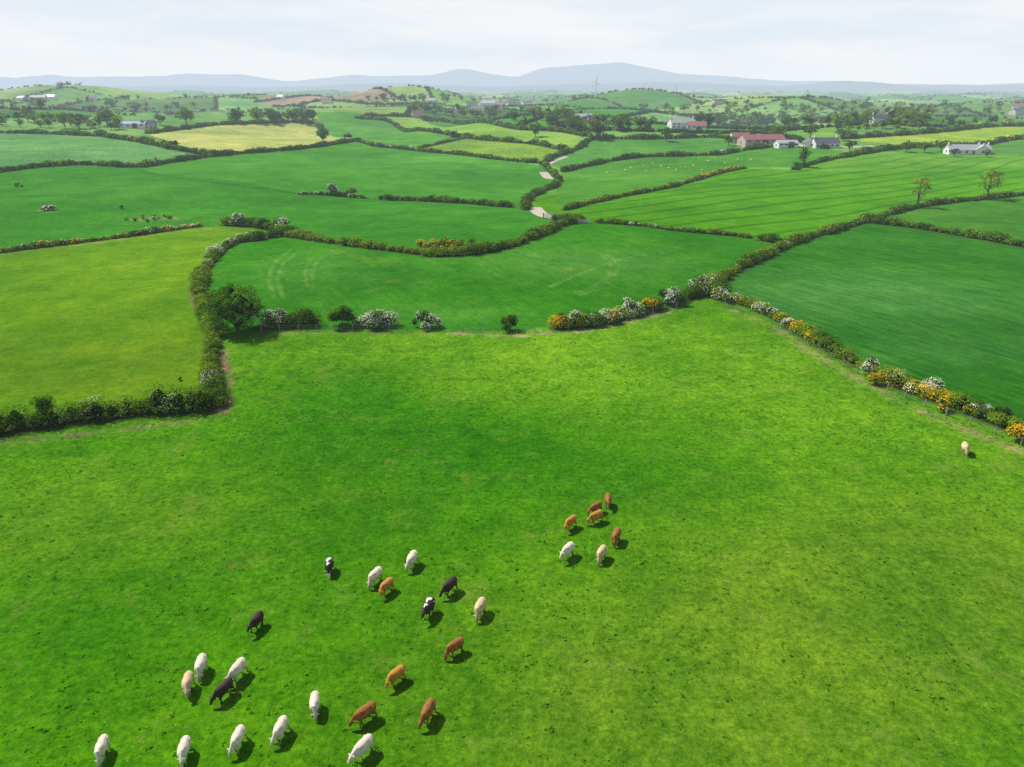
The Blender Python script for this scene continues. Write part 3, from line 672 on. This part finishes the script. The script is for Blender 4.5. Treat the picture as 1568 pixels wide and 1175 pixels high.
# ------------------------------------------------------------------ cattle
def cow_mesh(name,graze=0.,step=0.,turn=0.):
    V=[];Fq=[];n=[0];K=12
    def loft(st):
        st=np.array(st,float); m=len(st); a=np.arange(K)/K*6.2832; base=n[0]
        for i in range(m):
            d=st[min(i+1,m-1),:3]-st[max(i-1,0),:3]; d/=np.linalg.norm(d)+1e-9
            sd=np.array([0,1.,0])-d*d[1]; 
            if np.linalg.norm(sd)<.25: sd=np.array([1.,0,0])-d*d[0]
            sd/=np.linalg.norm(sd); up=np.cross(d,sd)
            V.append(st[i,:3]+st[i,3]*np.cos(a)[:,None]*sd+st[i,4]*np.sin(a)[:,None]*up)
        for i in range(m-1):
            for j in range(K): Fq.append([base+i*K+j,base+i*K+(j+1)%K,base+(i+1)*K+(j+1)%K,base+(i+1)*K+j])
        n[0]+=m*K
        V.append(st[:1,:3]);V.append(st[-1:,:3]); c0,c1=n[0],n[0]+1; n[0]+=2
        for j in range(K):
            Fq.append([c0,base+(j+1)%K,base+j,c0]); Fq.append([c1,base+(m-1)*K+j,base+(m-1)*K+(j+1)%K,c1])
    # deep, broad barrel; square rump with hook bones; heavy shoulder and brisket
    loft([(-.88,0,1.08,.14,.14),(-.84,0,1.08,.28,.27),(-.70,0,1.05,.34,.34),(-.52,0,1.02,.37,.37),(-.35,0,.98,.38,.42),(-.10,0,.94,.43,.46),(.15,0,.92,.43,.48),(.40,0,.94,.38,.48),(.60,0,.98,.31,.43),(.75,0,1.00,.22,.34),(.86,0,.98,.10,.2)])
    loft([(-.56,-.34,1.18,.07,.07),(-.58,0,1.27,.10,.10),(-.56,.34,1.18,.07,.07)])
    nk=np.array([.56,0,1.10]); up=np.array([1.10,turn*.25,1.22]); dn=np.array([1.04,turn*.3,.60]); pl=up*(1-graze)+dn*graze
    hd=np.array([.40,turn*.2,-.26])*(1-graze)+np.array([.16,turn*.14,-.46])*graze
    loft([(*nk,.25,.35),(*(nk*.62+pl*.38+[0,0,.01]),.19,.28),(*(nk*.25+pl*.75),.15,.20),(*pl,.13,.16)])
    loft([(*(pl-hd*.18),.09,.10),(*(pl+hd*.02),.15,.15),(*(pl+hd*.35),.145,.155),(*(pl+hd*.7),.10,.115),(*(pl+hd*.98),.105,.095),(*(pl+hd*1.06),.06,.055)])
    for s in (-1,1):
        loft([(*(pl+[0,s*.09,.05]),.04,.05),(*(pl+[-.03,s*.22,.05]),.035,.08),(*(pl+[-.05,s*.33,.0]),.02,.03)])
        q=step*s
        loft([(-.58,s*.20,1.02,.18,.27),(-.52,s*.25,.78,.155,.22),(-.54+q*.4,s*.24,.60,.105,.14),(-.70+q*.8,s*.22,.44,.07,.08),(-.68+q*1.1,s*.22,.27,.055,.06),(-.66+q*1.4,s*.22,.12,.055,.06),(-.63+q*1.4,s*.22,.05,.075,.09),(-.62+q*1.4,s*.22,.0,.075,.09)])
        q=-q
        loft([(.46,s*.21,1.0,.14,.24),(.47,s*.24,.74,.115,.16),(.47+q*.5,s*.22,.55,.075,.09),(.48+q*.9,s*.21,.40,.065,.065),(.47+q*1.1,s*.21,.24,.05,.05),(.47+q*1.3,s*.21,.12,.055,.055),(.50+q*1.3,s*.21,.05,.075,.085),(.51+q*1.3,s*.21,.0,.075,.085)])
    loft([(-.42,0,.64,.14,.11),(-.38,0,.54,.11,.09)])
    loft([(-.86,0,1.26,.045,.045),(-.95,0,1.15,.04,.04),(-.97,.02,.85,.035,.035),(-.95,.03,.6,.05,.05),(-.95,.03,.45,.03,.03)])
    me=bpy.data.meshes.new(name+'_raw'); vv=np.concatenate(V)
    me.from_pydata([tuple(v) for v in vv],[],[tuple(dict.fromkeys(q)) for q in Fq]); me.update()
    o=bpy.data.objects.new('tmp',me); S.collection.objects.link(o)
    md=o.modifiers.new('r','REMESH'); md.mode='VOXEL'; md.voxel_size=.026; md.use_smooth_shade=True
    sm_=o.modifiers.new('s','SMOOTH'); sm_.factor=.5; sm_.iterations=3
    bpy.context.view_layer.update(); dg=bpy.context.evaluated_depsgraph_get()
    res=bpy.data.meshes.new_from_object(o.evaluated_get(dg)); res.name=name
    bpy.data.objects.remove(o); return res
def cow_mat(name,a,b,patch=None,leg=.75):
    m,nt,n,l=new_mat(name); tc=n.new('ShaderNodeTexCoord'); o=tc.outputs['Object']
    c=mixc(nt,mrange(nt,noise(nt,o,2.5,4),.35,.65,0,1),tuple(a),tuple(b))
    if patch is not None: c=mixc(nt,mrange(nt,noise(nt,o,1.5,1),.53,.55,0,1),c,patch)
    sp=n.new('ShaderNodeSeparateXYZ'); l.new(o,sp.inputs[0])
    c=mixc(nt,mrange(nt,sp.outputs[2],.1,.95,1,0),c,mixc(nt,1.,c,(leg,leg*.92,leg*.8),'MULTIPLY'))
    b_=n.new('ShaderNodeBsdfPrincipled'); l.new(c,b_.inputs['Base Color']); b_.inputs['Roughness'].default_value=.75
    bp=n.new('ShaderNodeBump'); bp.inputs['Strength'].default_value=.3; bp.inputs['Distance'].default_value=.02; l.new(noise(nt,o,30,3),bp.inputs['Height']); l.new(bp.outputs[0],b_.inputs['Normal'])
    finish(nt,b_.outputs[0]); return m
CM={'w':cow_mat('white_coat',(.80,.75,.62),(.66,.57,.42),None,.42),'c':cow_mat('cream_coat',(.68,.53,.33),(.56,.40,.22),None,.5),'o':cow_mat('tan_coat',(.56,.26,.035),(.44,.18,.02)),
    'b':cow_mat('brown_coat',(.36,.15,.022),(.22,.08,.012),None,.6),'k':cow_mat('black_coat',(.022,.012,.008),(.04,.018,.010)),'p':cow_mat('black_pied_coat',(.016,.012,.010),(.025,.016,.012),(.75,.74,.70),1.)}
PO=[cow_mesh('cow_body',g_,s_,t_) for g_,s_,t_ in ((1.,.05,.3),(.25,.13,0),(.7,-.12,-.4),(0.45,-.09,.5))]
COWS=[(155,1150,'w',-10,-26),(281,1152,'w',-10,-28),(363,1135,'w',-14,-24),(428,1120,'w',-14,-26),(553,1150,'w',-20,-24),(482,1081,'w',-3,-26),(307,1023,'w',-8,-20),(287,1050,'c',-8,-22),
(362,1030,'w',-16,-20),(340,1060,'k',-22,-22),(391,954,'k',-13,-17),(504,869,'p',-2,-16),(573,885,'w',-13,-13),(590,900,'o',-12,-12),(630,860,'w',-9,-13),(687,901,'k',-12,-13),(655,934,'p',-9,-17),(734,934,'c',-8,-15),
(694,993,'b',-17,-12),(604,1037,'o',-19,-15),(556,1096,'b',-20,-13),(654,1094,'b',-10,-19),(868,846,'w',-13,-12),(920,850,'c',-8,-14),(943,823,'b',-7,-12),(872,802,'o',-11,-8),(911,779,'b',-12,-7),(911,793,'o',-13,-7),(931,768,'b',2,-10),(1478,688,'c',2,-9)]
for i,(px,py,c,dx,dy) in enumerate(COWS):
    p=survey(px,py,.6); q=survey(px+dx,py-dy*1.0,.6); v=q-p
    o=bpy.data.objects.new('cow',PO[[0,1,2,3][(i*7+i//3)%4]].copy()); S.collection.objects.link(o)
    o.data.materials.clear(); o.data.materials.append(CM[c])
    an=math.atan2(v[1],v[0])+rng.uniform(-.08,.08); s=rng.uniform(.86,.96)*(.97 if c in 'bo' else 1.0)
    o.location=(p[0]-.15*math.cos(an),p[1]-.15*math.sin(an),hz(p)-.01); o.rotation_euler=(0,0,an); o.scale=(s,s*rng.uniform(.96,1.06),s)
# sheep
MSH=simple_mat('sheep_wool',(.74,.71,.62),.9,.1,3)
V=[];Q=[];n=0
for q in [(958,262),(966,258),(985,255),(1000,252),(1012,256),(1024,259),(1035,262),(1050,258),(1062,255),(1075,262),(930,266),(1110,252),(1130,246),(1150,246),(990,264),(1085,248)]+[(720+rng.uniform(0,60),238+rng.uniform(-12,0)) for _ in range(5)]:
    p=survey(*q); yw=rng.uniform(0,6.28); z=hz(p)
    f=Fol(); c_,s_=math.cos(yw),math.sin(yw); fw=np.array([c_,s_,0]); sd=np.array([-s_,c_,0]); b0=np.array([p[0],p[1],z])
    f.tube([b0-fw*.62+[0,0,.6],b0-fw*.5+[0,0,.62],b0+[0,0,.6],b0+fw*.4+[0,0,.62],b0+fw*.6+[0,0,.66]],[.08,.3,.36,.3,.1],BARK,8)
    f.tube([b0+fw*.5+[0,0,.7],b0+fw*.72+[0,0,.55],b0+fw*.85+[0,0,.35]],[.16,.13,.07],BARK,6)
    for a in (-.35,.35):
        for b in (-.17,.17): f.tube([b0+fw*a+sd*b+[0,0,.5],b0+fw*a+sd*b],[.08,.05],BARK,5)
    V+=f.V; Q+=[k+n for k in f.Q]; n+=f.n
mesh_obj('sheep_flock',np.concatenate(V),[np.concatenate(Q)],None,MSH,True)
# ------------------------------------------------------------------ light + sky
EL=math.radians(50); sx,sy=-.80,.55; L=math.hypot(sx,sy); sun=Vector((sx/L*math.cos(EL),sy/L*math.cos(EL),math.sin(EL)))
ld=bpy.data.lights.new('sun','SUN'); ld.energy=5.0; ld.angle=math.radians(.5); ld.color=(1,.95,.86)
lo=bpy.data.objects.new('sun',ld); S.collection.objects.link(lo); lo.rotation_euler=sun.to_track_quat('Z','Y').to_euler(); lo.location=(0,0,200)
w=bpy.data.worlds.new('World'); S.world=w; w.use_nodes=True; nt=w.node_tree; n,l=nt.nodes,nt.links; n.clear()
sky=n.new('ShaderNodeTexSky'); sky.sky_type='NISHITA'; sky.sun_disc=False; sky.sun_elevation=EL; sky.sun_rotation=math.atan2(sx,sy)%(2*math.pi); sky.dust_density=2
b1=n.new('ShaderNodeBackground'); l.new(sky.outputs[0],b1.inputs[0]); b1.inputs[1].default_value=.07
tc=n.new('ShaderNodeTexCoord'); sp=n.new('ShaderNodeSeparateXYZ'); l.new(tc.outputs['Generated'],sp.inputs[0])
mp=n.new('ShaderNodeMapping'); mp.inputs['Scale'].default_value=(1.4,1.4,9); l.new(tc.outputs['Generated'],mp.inputs[0])
cf=mrange(nt,noise(nt,mp.outputs[0],2.2,6,.6),.36,.64,0,1)
c=mixc(nt,cf,(.76,.845,.925),(.92,.94,.955))
c=mixc(nt,mrange(nt,sp.outputs[2],0,.055,1,0),c,(.87,.915,.955))
b2=n.new('ShaderNodeBackground'); l.new(c,b2.inputs[0]); b2.inputs[1].default_value=1
mx=n.new('ShaderNodeMixShader'); l.new(mrange(nt,sp.outputs[2],.12,.32,1,.06),mx.inputs[0]); l.new(b1.outputs[0],mx.inputs[1]); l.new(b2.outputs[0],mx.inputs[2])
o=n.new('ShaderNodeOutputWorld'); l.new(mx.outputs[0],o.inputs[0])
# ------------------------------------------------------------------ camera
cd=bpy.data.cameras.new('camera'); cd.sensor_width=36; cd.lens=36*F/W0; cd.clip_start=.5; cd.clip_end=80000
co=bpy.data.objects.new('camera',cd); S.collection.objects.link(co); co.location=(0,0,CH); co.rotation_euler=(math.pi/2-P,0,0); S.camera=co
S.view_settings.view_transform='Standard'; S.view_settings.look='None'; S.view_settings.exposure=0
